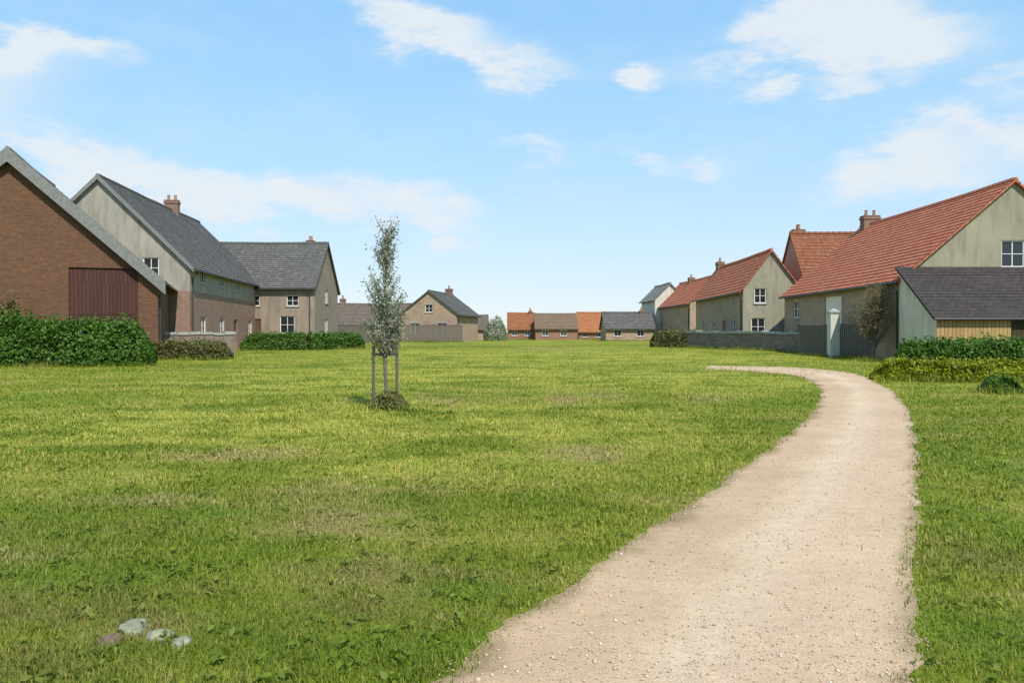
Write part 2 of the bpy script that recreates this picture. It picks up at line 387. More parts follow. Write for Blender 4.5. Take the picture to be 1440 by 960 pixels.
def blades(name, n, r0, r1, h0, h1, wid, ang=.95):
    u = rng.random(n); rr = r0 * (r1 / r0) ** u; th = rng.uniform(-ang, ang, n)
    x = rr * np.sin(th); y = rr * np.cos(th)
    op = on_path(x, y); q = .09 * (1 + .6 * rng.random(n))
    edge = op & ~(on_path(x - q, y) & on_path(x + q, y) & on_path(x, y + q)); far_end = np.clip((y - 26) / 12, 0, .8)
    keep = ~op | (rng.random(n) < np.maximum(np.where(edge, .30, .003), far_end)); x, y, rr = x[keep], y[keep], rr[keep]; n = len(x)
    # clumpiness
    cl = np.array([mnoise.noise(Vector((a * 2.2, c * 2.2, 3))) for a, c in zip(x, y)])
    cl2 = np.array([mnoise.noise(Vector((a * .55, c * .55, 8))) for a, c in zip(x, y)])
    z = gzv(x, y)
    h = rng.uniform(h0, h1, n) * (1 + .55 * cl + .45 * cl2) * np.clip(1 + (rr - 6) * .02, 1, 1.6)
    w = wid * rng.uniform(.7, 1.4, n) * np.clip(rr / 4.5, 1, 3.6)
    a = rng.uniform(0, 2 * np.pi, n); lean = rng.uniform(.15, 1.25, n)
    dx, dy = np.cos(a), np.sin(a); px_, py_ = -dy, dx
    V = np.empty((n, 5, 3))
    base = np.stack([x, y, z - .004], 1); side = np.stack([px_ * w, py_ * w, 0 * w], 1)
    m1 = base + np.stack([dx * h * lean * .3, dy * h * lean * .3, h * .6], 1)
    tip = base + np.stack([dx * h * lean * .95, dy * h * lean * .95, h * (1 - .25 * lean)], 1)
    V[:, 0] = base - side; V[:, 1] = base + side; V[:, 2] = m1 + side * .75; V[:, 3] = m1 - side * .75; V[:, 4] = tip
    i0 = np.arange(n) * 5
    T = np.concatenate([np.stack([i0, i0 + 1, i0 + 2], 1), np.stack([i0, i0 + 2, i0 + 3], 1), np.stack([i0 + 3, i0 + 2, i0 + 4], 1)])
    return tag(fast_mesh(name, V.reshape(-1, 3), T, m_grass, np.repeat(rng.random(n), 5)), kind='stuff')
blades('grass', 620000, 2.4, 70, .018, .060, .0024)
# low broad-leaved weeds in the turf
n = 1100; u = rng.random(n); rr = 2.6 * (14 / 2.6) ** u; th = rng.uniform(-.9, .9, n); x = rr * np.sin(th); y = rr * np.cos(th)
k = ~on_path(x, y); x, y = x[k], y[k]; P = []
for a, c in zip(x, y):
    for j in range(random.randint(5, 11)):
        t = random.uniform(0, 6.28); d = random.uniform(.015, .07); P.append((a + d * math.cos(t), c + d * math.sin(t), gz(a, c) + random.uniform(.015, .045)))
V, Q, r_ = leaf_arrays(np.array(P), .026, 1.6, .5)
tag(fast_mesh('lawn_weeds', V, Q, m_grass, r_ * .6), kind='stuff')
# loose pebbles on the path
P = []
while len(P) < 9000:
    i = int(NP * random.random() ** 1.2 * .62); t = random.uniform(-.035, 1.035); l, r = rows[i][0], rows[i][-1]
    P.append((l[0] + (r[0] - l[0]) * t, l[1] + (r[1] - l[1]) * t, gz(l[0] + (r[0] - l[0]) * t, l[1]) + .007 + .012 * math.sin(math.pi * min(1, max(0, t)))))
P = np.array(P); n = len(P)
octv = np.array([(1, 0, 0), (-1, 0, 0), (0, 1, 0), (0, -1, 0), (0, 0, 1), (0, 0, -1)], float)
octf = np.array([(0, 2, 4), (2, 1, 4), (1, 3, 4), (3, 0, 4), (2, 0, 5), (1, 2, 5), (3, 1, 5), (0, 3, 5)])
s = rng.gamma(2.2, .0018, n)[:, None, None] + .002; sc3 = rng.uniform(.6, 1.3, (n, 6, 3)) * np.array([1, 1, .6])
V = P[:, None, :] + octv[None] * s * sc3
Q = (np.arange(n)[:, None, None] * 6 + octf[None]).reshape(-1, 3)
tag(fast_mesh('gravel', V.reshape(-1, 3), Q, m_pebble, np.repeat(rng.random(n), 6)), kind='stuff')

# ---------------------------------------------------------------- houses
def facade(mb, O, U, Nn, W, roofline, openings, cuts=(), mi_low=0, zc=None, mi_high=0, reveal=.14):
    """wall sheet from local origin O along U, outward normal Nn; roofline(u)->height; openings (u0,z0,w,h)"""
    O, U, Nn = Vector(O), Vector(U), Vector(Nn); Zv = Vector((0, 0, 1))
    xs_ = sorted(set([0, W] + list(cuts) + [o[0] for o in openings] + [o[0] + o[2] for o in openings]))
    def quad(ua, ub, za, zb, zd, mi):
        if min(zb, zd) - za < 1e-5 and max(zb, zd) - za < 1e-5: return
        pts = [(ua, za), (ub, za), (ub, zd), (ua, zb)]
        if abs(zb - za) < 1e-5: pts = pts[:3]
        elif abs(zd - za) < 1e-5: pts = [pts[0], pts[1], pts[3]]
        mb.poly([O + U * a + Zv * c for a, c in pts], pts, mi)
    for ua, ub in zip(xs_, xs_[1:]):
        hs = sorted([(o[1], o[1] + o[3]) for o in openings if o[0] <= ua + 1e-6 and o[0] + o[2] >= ub - 1e-6])
        z = -.4; segs = []
        for a, c in hs: segs.append((z, a)); z = c
        for a, c in segs:
            if zc and a < zc < c: quad(ua, ub, a, zc, zc, mi_low); quad(ua, ub, zc, c, c, mi_high)
            else: quad(ua, ub, a, c, c, mi_low if (not zc or c <= zc) else mi_high)
        if zc and z < zc: quad(ua, ub, z, zc, zc, mi_low); z = zc
        quad(ua, ub, z, roofline(ua), roofline(ub), mi_high if zc else mi_low)
    for (u0, z0, w, h) in openings:
        mi = mi_low if (not zc or z0 + h <= zc) else mi_high
        a = [O + U * u0 + Zv * z0, O + U * (u0 + w) + Zv * z0, O + U * (u0 + w) + Zv * (z0 + h), O + U * u0 + Zv * (z0 + h)]
        for i in range(4):
            p, q = a[i], a[(i + 1) % 4]
            mb.poly([p, q, q - Nn * reveal, p - Nn * reveal], [(0, 0), ((q - p).length, 0), ((q - p).length, reveal), (0, reveal)], mi)

def window(par, O, U, Nn, u0, z0, w, h, bars=(2, 2), fm=None, lint=True):
    O, U, Nn = Vector(O), Vector(U), Vector(Nn)
    M = Matrix.Translation(O + U * u0 + Vector((0, 0, z0))) @ Matrix((( U.x, Nn.x, 0, 0), (U.y, Nn.y, 0, 0), (0, 0, 1, 0), (0, 0, 0, 1)))
    f = MB(); t = .055; y0, y1 = -.125, -.06
    f.box(.003, y0, .003, t, y1, h - .003, M); f.box(w - t, y0, .003, w - .003, y1, h - .003, M)
    f.box(t, y0, .003, w - t, y1, t, M); f.box(t, y0, h - t, w - t, y1, h - .003, M)
    for i in range(1, bars[0]): x = t + (w - 2 * t) * i / bars[0]; f.box(x - .018, y0 + .01, t, x + .018, y1 - .012, h - t, M)
    for i in range(1, bars[1]): z = t + (h - 2 * t) * i / bars[1]; f.box(t, y0 + .014, z - .013, w - t, y1 - .016, z + .013, M)
    fo = f.build('window', fm or m_frame, par)
    g = MB(); g.box(t - .01, -.112, t - .01, w - t + .01, -.098, h - t + .01, M); g.build('pane', m_glass, fo)
    s = MB(); s.box(-.06, -.1, -.075, w + .06, .06, -.002, M); s.build('sill', m_concrete, fo)
    if lint: l = MB(); l.box(-.14, -.13, h + .002, w + .14, .018, h + .13, M); l.build('lintel', m_concrete, fo)
    return fo
def door(par, O, U, Nn, u0, w, h, mat, z0=0):
    O, U, Nn = Vector(O), Vector(U), Vector(Nn)
    M = Matrix.Translation(O + U * u0 + Vector((0, 0, z0))) @ Matrix((( U.x, Nn.x, 0, 0), (U.y, Nn.y, 0, 0), (0, 0, 1, 0), (0, 0, 0, 1)))
    d = MB(); d.box(.004, -.13, -.05, w - .004, -.075, h - .004, M)
    for zz in (.25, h * .5): d.box(.12, -.075, zz, w - .12, -.06, zz + h * .34, M)
    do = d.build('door', mat, par)
    k = MB(); k.tube([M @ Vector((w - .1, -.06, h * .48)), M @ Vector((w - .1, -.0, h * .48)), M @ Vector((w - .2, .0, h * .48))], .014, 6); k.build('handle', m_darkpaint, do)
    return do

def sag(y, y0, y1, sd):
    t = (y - y0) / (y1 - y0)
    return -.055 * math.sin(math.pi * t) * min(1, (y1 - y0) / 12) + .03 * mnoise.noise(Vector((y * .35, sd, 2)))
def roof_slopes(mb, w, y0, y1, he, hr, ov, th, course):
    """two stepped slopes, ridge along local y; steps are real laps of the tiles"""
    hw = w / 2; sl = (hr - he) / hw
    n = max(4, int(math.hypot(hw + ov, (hw + ov) * sl) / course))
    for sg in (-1, 1):
        def P(t, lift):                      # t: 0 at eave .. 1 at ridge
            x = (hw + ov) * (1 - t); z = hr - x * sl + th
            nrm = Vector((sl, 0, 1)).normalized()
            return x * sg + nrm.x * lift * sg, z + nrm.z * lift
        Ls = math.hypot(hw + ov, (hw + ov) * sl); m = max(3, int((y1 - y0) / .75)); sd = he * 3.1 + w
        def W(y, t, k): return sag(y, y0, y1, sd) * (.4 + .6 * t) + .011 * mnoise.noise(Vector((y * 2.3, k * .9, sd + sg))) * (0 if t > .98 else 1)
        for i in range(n):
            a, c = i / n, (i + 1) / n
            (xa, za), (xb, zb), (xu, zu) = P(a, .030), P(c, 0.0), P(a, 0.0)
            sa, sb = a * Ls, c * Ls
            for k in range(m):
                p, e = y0 + (y1 - y0) * k / m, y0 + (y1 - y0) * (k + 1) / m
                jp, je = W(p, a, i), W(e, a, i); kp, ke = W(p, c, i + 1), W(e, c, i + 1)
                q = [(xa, p, za + jp), (xa, e, za + je), (xb, e, zb + ke), (xb, p, zb + kp)]
                uv = [(p, sa), (e, sa), (e, sb), (p, sb)]
                mb.poly(q if sg > 0 else q[::-1], uv if sg > 0 else uv[::-1])
                q = [(xu, p, zu + jp - .012), (xu, e, zu + je - .012), (xa, e, za + je), (xa, p, za + jp)]; uv = [(p, sa - .03), (e, sa - .03), (e, sa), (p, sa)]
                mb.poly(q if sg > 0 else q[::-1], uv if sg > 0 else uv[::-1])
        # underside, eave edge and verge edges
        (xe, ze), (xr, zr) = P(0, 0), P(1, 0)
        mb.poly([(xe, y0, ze - th), (xr, y0, zr - th), (xr, y1, zr - th), (xe, y1, ze - th)])
        mb.poly([(xe, y0, ze - th), (xe, y1, ze - th), (xe, y1, ze), (xe, y0, ze)])
        for y in (y0, y1): mb.poly([(xe, y, ze - th), (xe, y, ze), (xr, y, zr), (xr, y, zr - th)])

def chimney(roof, x, y, zb, zt, sx, sy, pots=2):
    c = MB(); c.box(x - sx / 2, y - sy / 2, zb, x + sx / 2, y + sy / 2, zt)
    c.box(x - sx / 2 - .05, y - sy / 2 - .05, zt - .18, x + sx / 2 + .05, y + sy / 2 + .05, zt - .06)
    c.box(x - sx / 2 - .02, y - sy / 2 - .02, zt, x + sx / 2 + .02, y + sy / 2 + .02, zt + .05)
    for i in range(pots):
        xx = x + (i - (pots - 1) / 2) * sx / max(pots, 1)
        c.tube([(xx, y, zt + .05), (xx, y, zt + .35), (xx, y, zt + .4)], [.11, .09, .11], 8, mi=1)
    return c.build('chimney', [m_chim, m_pot], roof)

def house(name, label, cat, loc, rz, w, L, he, hr, wallm, roofm, group=None, zc=None, wins=(), doors=(), chims=(), ov=.28, vov=.18, th=.11, course=.3, barge=None, gutter=True, ridge=None, bars=(2, 2), side_mi=0):
    """local: front gable on y=0 facing -y, depth +y. wins/doors: (side, u, z, w, h)"""
    t = empty(name, loc, rz); tag(t, label, cat, group)
    hw = w / 2
    sides = {'front': ((-hw, 0, 0), (1, 0, 0), (0, -1, 0), w), 'back': ((hw, L, 0), (-1, 0, 0), (0, 1, 0), w),
             'left': ((-hw, L, 0), (0, -1, 0), (-1, 0, 0), L), 'right': ((hw, 0, 0), (0, 1, 0), (1, 0, 0), L)}
    mb = MB(); ops = {s: [] for s in sides}
    for (s, u, z, ww, hh) in wins: ops[s].append((u, z, ww, hh))
    for (s, u, ww, hh, m) in doors: ops[s].append((u, 0.0, ww, hh))
    for s, (O, U, Nn, W) in sides.items():
        if s in ('front', 'back'): rl = lambda u: hr - abs(u - hw) * (hr - he) / hw
        else: rl = lambda u: he
        facade(mb, O, U, Nn, W, rl, ops[s], cuts=[hw] if s in ('front', 'back') else [], zc=zc, mi_low=0 if s in ('front', 'back') else side_mi, mi_high=1 if zc else (0 if s in ('front', 'back') else side_mi))
    mb.build('wall', wallm, t)
    rb = MB(); roof_slopes(rb, w, -vov, L + vov, he, hr, ov, th, course); ro = rb.build('roof', roofm, t)
    rg = MB(); nseg = int((L + 2 * vov) / .4)
    for i in range(nseg):
        a = -vov + (L + 2 * vov) * i / nseg; e = a + (L + 2 * vov) / nseg - .012
        rg.tube([(0, a, hr + th - .02 + sag(a, -vov, L + vov, he * 3.1 + w)), (0, e, hr + th - .008 + sag(e, -vov, L + vov, he * 3.1 + w))], [.115, .125], 8)
    rg.build('ridge_tiles', ridge or roofm, ro)
    for (x, y, up, sx, sy, npots) in chims: chimney(ro, x, y, hr - abs(x) * (hr - he) / hw - .5, hr + up, sx, sy, npots)
    for (s, u, z, ww, hh) in wins: window(t, sides[s][0], sides[s][1], sides[s][2], u, z, ww, hh, bars, None, not isinstance(wallm, list) and wallm not in (m_beige, m_white))
    for (s, u, ww, hh, m) in doors: door(t, sides[s][0], sides[s][1], sides[s][2], u, ww, hh, m)
    if barge:
        bb = MB(); sl = (hr - he) / hw; bw, bm_ = barge
        for sg in (-1, 1):
            x1 = (hw + ov) * sg
            for y in (-vov - .05,):
                p = [(0, hr + th + .05), (x1, hr - (hw + ov) * sl + th + .05), (x1, hr - (hw + ov) * sl + th - bw), (0, hr + th - bw)]
                f = [(a, y, c) for a, c in p]; g = [(a, y + .045, c) for a, c in p]
                bb.poly(f if sg < 0 else f[::-1]); bb.poly(g[::-1] if sg < 0 else g)
                for i in range(4): bb.poly([f[i], f[(i + 1) % 4], g[(i + 1) % 4], g[i]])
        bb.build('bargeboard', bm_, t)
    if gutter:
        sl = (hr - he) / hw; zg = hr - (hw + ov) * sl + .02
        for sg in (-1, 1):
            gb = MB(); gb.tube([((hw + ov + .055) * sg, -vov + .02, zg), ((hw + ov + .055) * sg, L + vov - .02, zg)], .055, 8); gb.build('gutter', m_darkpaint, t)
        for sg in (-1, 1):
            pb = MB(); x = (hw + .06) * sg; xe = (hw + ov + .05) * sg
            pb.tube([(xe, .35, zg - .02), (xe, .35, zg - .12), (x, .35, zg - .12 - ov), (x, .35, .05)], .04, 6); pb.build('downpipe', m_darkpaint, t)
    return t

def at(px, Z): return (PX(px, Z), Z, gz(0, Z))
def hz(py, Z): return PZ(py, Z) - gz(0, Z)

# brown barn, far left: gable squarely towards the green
Z = 36.0
barn = house('barn', 'large brown brick barn with grey roof behind the green hedge at the left edge', 'barn', at(14, Z), R(19), 12.2, 9, hz(386, Z), hz(214, Z), m_brownbrick, m_greytile,
      doors=[('front', 8.45, 2.9, 4.3, m_redplank)], barge=(.6, m_leadgrey), ov=.35, vov=.3, gutter=True)
# slate roofed house with pale upper storey over pinkish brick
Z = 44.0
house('house', 'tall house with pale upper walls above pinkish brick, slate roof, behind the brown barn', 'house', at(140, Z), R(5), 9.6, 18, hz(372, Z), hz(250, Z), [m_pinkbrick, m_pale], m_slate,
      zc=hz(408, Z), wins=[('front', 7.1, 4.2, .85, 1.15), ('front', 7.3, 1.0, 1.2, 1.2), ('right', 2.0, 4.1, .9, 1.0), ('right', 6.0, 4.1, .9, 1.0), ('right', 10.2, 4.1, .9, 1.0), ('right', 2.0, 1.0, 1.1, 1.2), ('right', 6.0, 1.0, 1.1, 1.2), ('right', 13.5, 1.0, 1.1, 1.2), ('front', 4.4, 5.6, .85, 1.15)],
      doors=[('right', 9.4, .95, 2.1, m_doorbrown)], chims=[(0, 12, .7, .9, .5, 2)], barge=(.22, m_leadgrey), course=.24)
# cross-ridged house: ridge runs left to right
Z = 60.0
x0, x1 = PX(290, Z), PX(446, Z)
house('house', 'beige slate-roofed house with its ridge lying across the view, left of the slim tree', 'house', (x1 - .2, Z + 4.0, gz(0, Z)), R(90), 8.0, x1 - x0, hz(402, Z), hz(343, Z + 4), m_beige, m_slate,
      wins=[('left', 1.0, 1.0, 1.1, 1.3), ('left', 1.0, 3.05, .9, .8), ('left', 3.3, 3.05, .9, .8), ('left', 5.7, 1.0, 1.1, 1.3), ('left', 6.2, 3.05, .9, .8), ('front', 3.3, 1.0, 1.1, 1.2), ('front', 3.4, 3.4, 1.0, 1.1)],
      doors=[('left', 3.35, .95, 2.1, m_doorbrown)], chims=[(.6, 1.4, .3, .9, .55, 2)], course=.24)
# low brown row beyond the lawn
Z = 84.0
x0, x1 = PX(430, Z), PX(588, Z)
house('house', 'low grey-brown brick house seen far off behind the slim young tree', 'house', (x1, Z + 3, gz(0, Z)), R(90), 6.0, x1 - x0, hz(455, Z), hz(428, Z + 3), m_greybrick, m_brownroof,
      wins=[('left', 1.2, .7, .9, .8), ('left', 4.4, .7, .9, .8), ('left', 9.2, .7, .9, .8)], doors=[('left', 6.6, .9, 1.75, m_doorbrown)], chims=[(0, 8.5, .6, .7, .5, 1)], course=.26)
Z = 82.0
house('house', 'small grey slate gabled house far off, just right of the slim young tree', 'house', at(603, Z), R(-14), 6.0, 7.5, hz(441, Z), hz(410, Z), m_greybrick, m_slate,
      wins=[('front', 1.0, .8, 1.0, 1.1), ('front', 3.9, .8, 1.0, 1.1), ('front', 2.6, 3.0, .8, .8)], chims=[(0, 6.5, .6, .7, .5, 1)], course=.24)
Z = 96.0
x0, x1 = PX(636, Z), PX(684, Z)
house('outbuilding', 'small low brown outbuilding far off between the slate gable and the pale bush', 'shed', (x1, Z + 2.4, gz(0, Z)), R(90), 4.8, x1 - x0, hz(462, Z), hz(444, Z + 2), m_greybrick, m_brownroof, wins=[('left', 1.4, .6, .8, .7)], course=.26, gutter=False)
Z = 100.0
x0, x1 = PX(714, Z), PX(752, Z)
house('cottage', 'distant cottage with dull orange-brown roof, left of the grey-brown cottage beyond the lawn', 'cottage', (x1, Z + 2.6, gz(0, Z)), R(90), 5.2, x1 - x0, hz(462, Z), hz(441, Z + 2), m_orangebrick, m_orange, wins=[('left', .5, .5, .7, .7), ('left', 2.1, .5, .7, .7)], chims=[(0, .5, .35, .6, .45, 1)], gutter=False, vov=.1)
Z = 97.0
x0, x1 = PX(753, Z), PX(812, Z)
house('cottage', 'distant cottage with grey-brown roof, between the two orange-roofed cottages', 'cottage', (x1, Z + 2.6, gz(0, Z)), R(90), 5.2, x1 - x0, hz(461, Z), hz(442, Z + 2), m_orangebrick, m_warmroof, wins=[('left', .8, .5, .8, .7), ('left', 3.0, .5, .8, .7)], gutter=False, vov=.1)
Z = 104.0
x0, x1 = PX(814, Z), PX(851, Z)
house('cottage', 'distant cottage with the brightest orange roof, beyond the middle of the lawn', 'cottage', (x1, Z + 2.6, gz(0, Z)), R(90), 5.2, x1 - x0, hz(465, Z), hz(440, Z + 2), m_orangebrick, m_brightorange, wins=[('left', .5, .3, .7, .6), ('left', 2.2, .3, .7, .6)], gutter=False, vov=.1)
Z = 88.0
x0, x1 = PX(852, Z), PX(920, Z)
house('house', 'low grey-roofed brick house far off, right of the orange-roofed cottages', 'house', (x1, Z + 2.6, gz(0, Z)), R(90), 5.2, x1 - x0, hz(461, Z), hz(440, Z + 2), m_greybrick, m_slate, wins=[('left', .9, .5, .8, .7), ('left', 3.4, .5, .8, .7)], chims=[(0, 1, .3, .6, .45, 1)], gutter=False)

# right-hand row
Z = 36.0
HE, HR = hz(391, Z), hz(256, Z)
xl, xa = PX(1268, Z), PX(1424, Z)
h1w = 2 * (xa - xl); L1 = 15.5; m_upperdoor = plain('pale_pink_door_paint', (.78, .68, .58), .6, .08)
# on the left side u runs from the far end (0) to the near corner (L1)
house('house', 'large cream gabled house with long red tiled roof at the right edge', 'house', (xa, Z, gz(0, Z)), 0, h1w, L1, HE, HR, [m_cream, m_greybrick], m_red,
      wins=[('front', 4.45, HE + .5, 1.05, 1.2), ('left', 1.6, HE - 1.5, 1.0, 1.1), ('left', 2.0, .8, 1.1, 1.1), ('left', 11.6, .9, 1.0, 1.2)], doors=[('left', 6.6, 2.3, 3.3, m_upperdoor)], chims=[(-.0, 14.4, .55, 1.0, .6, 2)], ov=.25, side_mi=1)
house('house', 'red-roofed brick house with crosswise ridge, behind the far end of the long red roof', 'house', (25.2, 56.2, gz(0, 53)), R(90), 6.0, 25.2 - 19.5, hz(402, 53.2), hz(329, 56.2), m_greybrick, m_dullred,
      wins=[('left', .7, 1.0, 1.0, 1.1), ('back', 2.6, 3.6, .8, .9)], chims=[(.6, 5.0, .35, .6, .8, 2)], vov=.12)
Z = 54.0
hx = PX(1084, Z)
house('house', 'narrow cream gabled house with red roof, just beyond the large cream gabled house', 'house', (hx, Z, gz(0, Z)), R(-1), PX(1122, Z) - PX(1044, Z), 15, hz(404, Z), hz(353, Z), [m_cream, m_greybrick], m_red,
      wins=[('front', .55, .95, .95, 1.15), ('front', .75, 3.1, .8, 1.0), ('left', 3.0, .95, 1.0, 1.1), ('left', 6.2, .95, 1.0, 1.1), ('left', 12.2, .95, 1.0, 1.1), ('left', 12.2, 3.0, .8, .9)], doors=[('left', 9.4, .95, 2.0, m_doorbrown)], chims=[(0, 14.2, .5, .55, .8, 1)], side_mi=1)
Z = 78.0
house('house', 'small brown brick house with red roof, farthest of the right-hand row', 'house', (PX(1006, Z), Z, gz(0, Z)), R(3), 5.0, 13, hz(424, Z), hz(388, Z), m_greybrick, m_red,
      wins=[('left', 2.0, .8, .9, 1.0), ('left', 5.0, .8, .9, 1.0), ('left', 8.2, .8, .9, 1.0), ('front', 1.0, .9, 1.0, 1.1)], chims=[(0, 8.5, .4, .6, .6, 1)])
Z = 90.0
house('house', 'small off-white gabled house far off at the left end of the right-hand row', 'house', (PX(942, Z), Z, gz(0, Z)), R(3), 3.4, 7, hz(420, Z), hz(399, Z), m_white, m_greytile,
      wins=[('front', 1.3, .9, .9, 1.0)], gutter=False)

# dark slate lean-to with timber front, before the cream gable
def lean_to():
    zf, zb = 32.8, 35.97
    x0, x1 = PX(1296, 34), PX(1560, 34); g = gz(0, zf)
    t = empty('lean_to', (x0, zf, g)); tag(t, 'low timber lean-to with dark slate roof in front of the cream gable', 'outbuilding')
    W = x1 - x0; D = zb - zf; hf = PZ(446, zf) - g; hb = PZ(378, zb) - g
    w = MB(); op = [(3.05, 0, 1.5, 2.0), (6.0, .9, 1.0, .9)]
    facade(w, (0, 0, 0), (1, 0, 0), (0, -1, 0), W, lambda u: hf, op)
    facade(w, (0, D, 0), (0, -1, 0), (-1, 0, 0), D, lambda u: hb + (hf - hb) * u / D, [], mi_low=1)
    facade(w, (W, 0, 0), (0, 1, 0), (1, 0, 0), D, lambda u: hf + (hb - hf) * u / D, [])
    w.build('wall', [m_tanplank, m_warmwhite], t)
    door(t, (0, 0, 0), (1, 0, 0), (0, -1, 0), 3.05, 1.5, 2.0, m_darkplank)
    window(t, (0, 0, 0), (1, 0, 0), (0, -1, 0), 6.0, .9, 1.0, .9)
    r = MB(); ov = .14; sl = (hb - hf) / D; n = 16; Ls = math.hypot(D + ov, (D + ov) * sl)
    for i in range(n):
        a, c = -ov + (D + ov) * i / n, -ov + (D + ov) * (i + 1) / n
        za, zc_ = hf + a * sl + .1, hf + c * sl + .1; sa, sb = Ls * i / n, Ls * (i + 1) / n
        r.poly([(-.2, a, za + .022), (W + .2, a, za + .022), (W + .2, c, zc_), (-.2, c, zc_)], [(0, sa), (W, sa), (W, sb), (0, sb)])
        r.poly([(-.2, a, za), (W + .2, a, za), (W + .2, a, za + .022), (-.2, a, za + .022)], [(0, sa), (W, sa), (W, sa + .02), (0, sa + .02)])
    z0 = hf - ov * sl
    r.poly([(-.2, -ov, z0), (-.2, D, hb), (W + .2, D, hb), (W + .2, -ov, z0)])
    r.poly([(-.2, -ov, z0), (W + .2, -ov, z0), (W + .2, -ov, z0 + .1), (-.2, -ov, z0 + .1)])
    for x in (-.2, W + .2): r.poly([(x, -ov, z0), (x, -ov, z0 + .1), (x, D, hb + .1), (x, D, hb)])
    ro = r.build('roof', m_darkslate, t)
    gtr = MB(); gtr.tube([(-.2, -ov - .06, z0 + .04), (W + .2, -ov - .06, z0 + .04)], .055, 8); gtr.build('gutter', m_darkpaint, t)
lean_to()

# ---------------------------------------------------------------- walls and fences
def stone_wall(label, pts, h, mat=None, th=.4):
    t = empty('stone_wall', (*pts[0], gz(0, pts[0][1]))); tag(t, label, 'wall')
    o = t.location; w = MB(); cp = MB(); u = 0
    for (a, c) in zip(pts, pts[1:]):
        a, c = Vector(a), Vector(c); n = max(1, int((c - a).length / .6)); d = (c - a).normalized(); nr = Vector((-d.y, d.x))
        for i in range(n):
            p, q = a.lerp(c, i / n), a.lerp(c, (i + 1) / n); L = (q - p).length
            hp = h + .05 * mnoise.noise(Vector((p.x, p.y, 1))); hq = h + .05 * mnoise.noise(Vector((q.x, q.y, 1)))
            def P(v, s, z): return Vector((v.x + nr.x * s - o.x, v.y + nr.y * s - o.y, gz(0, v.y) - o.z + z))
            for s, flip in ((-th / 2, 0), (th / 2, 1)):
                f = [P(p, s, -.2), P(q, s, -.2), P(q, s, hq), P(p, s, hp)]; uv = [(u, 0), (u + L, 0), (u + L, hq), (u, hp)]
                w.poly(f if not flip else f[::-1], uv if not flip else uv[::-1])
            if i == 0: w.poly([P(p, -th / 2, -.2), P(p, th / 2, -.2), P(p, th / 2, hp), P(p, -th / 2, hp)])
            if i == n - 1: w.poly([P(q, -th / 2, -.2), P(q, th / 2, -.2), P(q, th / 2, hq), P(q, -th / 2, hq)])
            k = random.uniform(.0, .05)
            M = Matrix.Translation((p.x - o.x, p.y - o.y, gz(0, p.y) - o.z + hp - .02)) @ Matrix.Rotation(math.atan2(d.y, d.x), 4, 'Z') @ Matrix.Rotation(random.uniform(-.05, .05), 4, 'Y')
            cp.box(.01, -th / 2 - .05, 0, L - .012, th / 2 + .05, .12 + k, M); u += L
    w.build('wall', mat or m_stone, t); cp.build('coping', m_concrete if not mat else mat, t)
stone_wall('low grey-brown stone wall running beside the narrow cream house by the path end', [(PX(968, 58), 58), (PX(1060, 52), 52), (PX(1172, 45), 45)], 1.1)
stone_wall('low stone garden wall below the pinkish brick house, right of the left hedge', [(PX(212, 41), 41), (PX(330, 43.5), 43.5)], 1.15)
def board_fence(label, a, c, h):
    a, c = Vector(a), Vector(c); t = empty('board_fence', (*a, gz(0, a.y)), math.atan2(c.y - a.y, c.x - a.x)); tag(t, label, 'fence')
    L = (c - a).length; p = MB(); x = 0
    while x < L - .1:
        hh = h + random.uniform(-.03, .03); p.box(x, -.012, .06, x + .125, .012, hh); x += .14
    for zz in (.35, h - .3): p.box(0, .013, zz, L, .05, zz + .08)
    p.build('panel', m_fence, t)
    n = int(L / 2.2) + 1
    for i in range(n):
        q = MB(); xx = i * L / (n - 1); q.box(xx - .05, .051, -.2, xx + .05, .15, h + .08); q.build('post', m_fence, t)
board_fence('weathered board fence between the beige slate house and the low brick house', (PX(372, 66), 66), (PX(520, 74), 74), 1.7)
board_fence('weathered brown board fence standing in front of the far slate gabled house', (PX(570, 79), 79), (PX(650, 80), 80), 1.75)
board_fence('weathered board fence beside the path end, along the side of the large cream house', (PX(1124, 43.8), 43.8), (PX(1250, 38.0), 38.0), 1.6)

# pale gate post and pole beside the path end
def gate_post(label, px, Z, h, s):
    t = empty('gate_post', at(px, Z)); tag(t, label, 'post', None)
    q = MB(); q.box(-s, -s, -.2, s, s, h); q.build('shaft', m_white, t)
    k = MB(); k.box(-s - .05, -s - .05, h + .001, s + .05, s + .05, h + .08)
    a = [(-s, -s), (s, -s), (s, s), (-s, s)]
    for i in range(4): k.poly([(*a[i], h + .081), (*a[(i + 1) % 4], h + .081), (0, 0, h + .25)])
    k.build('cap', m_concrete, t)
gate_post('tall pale gate post with pointed cap, before the board fence at the path end', 1172, 41.2, 2.25, .24)

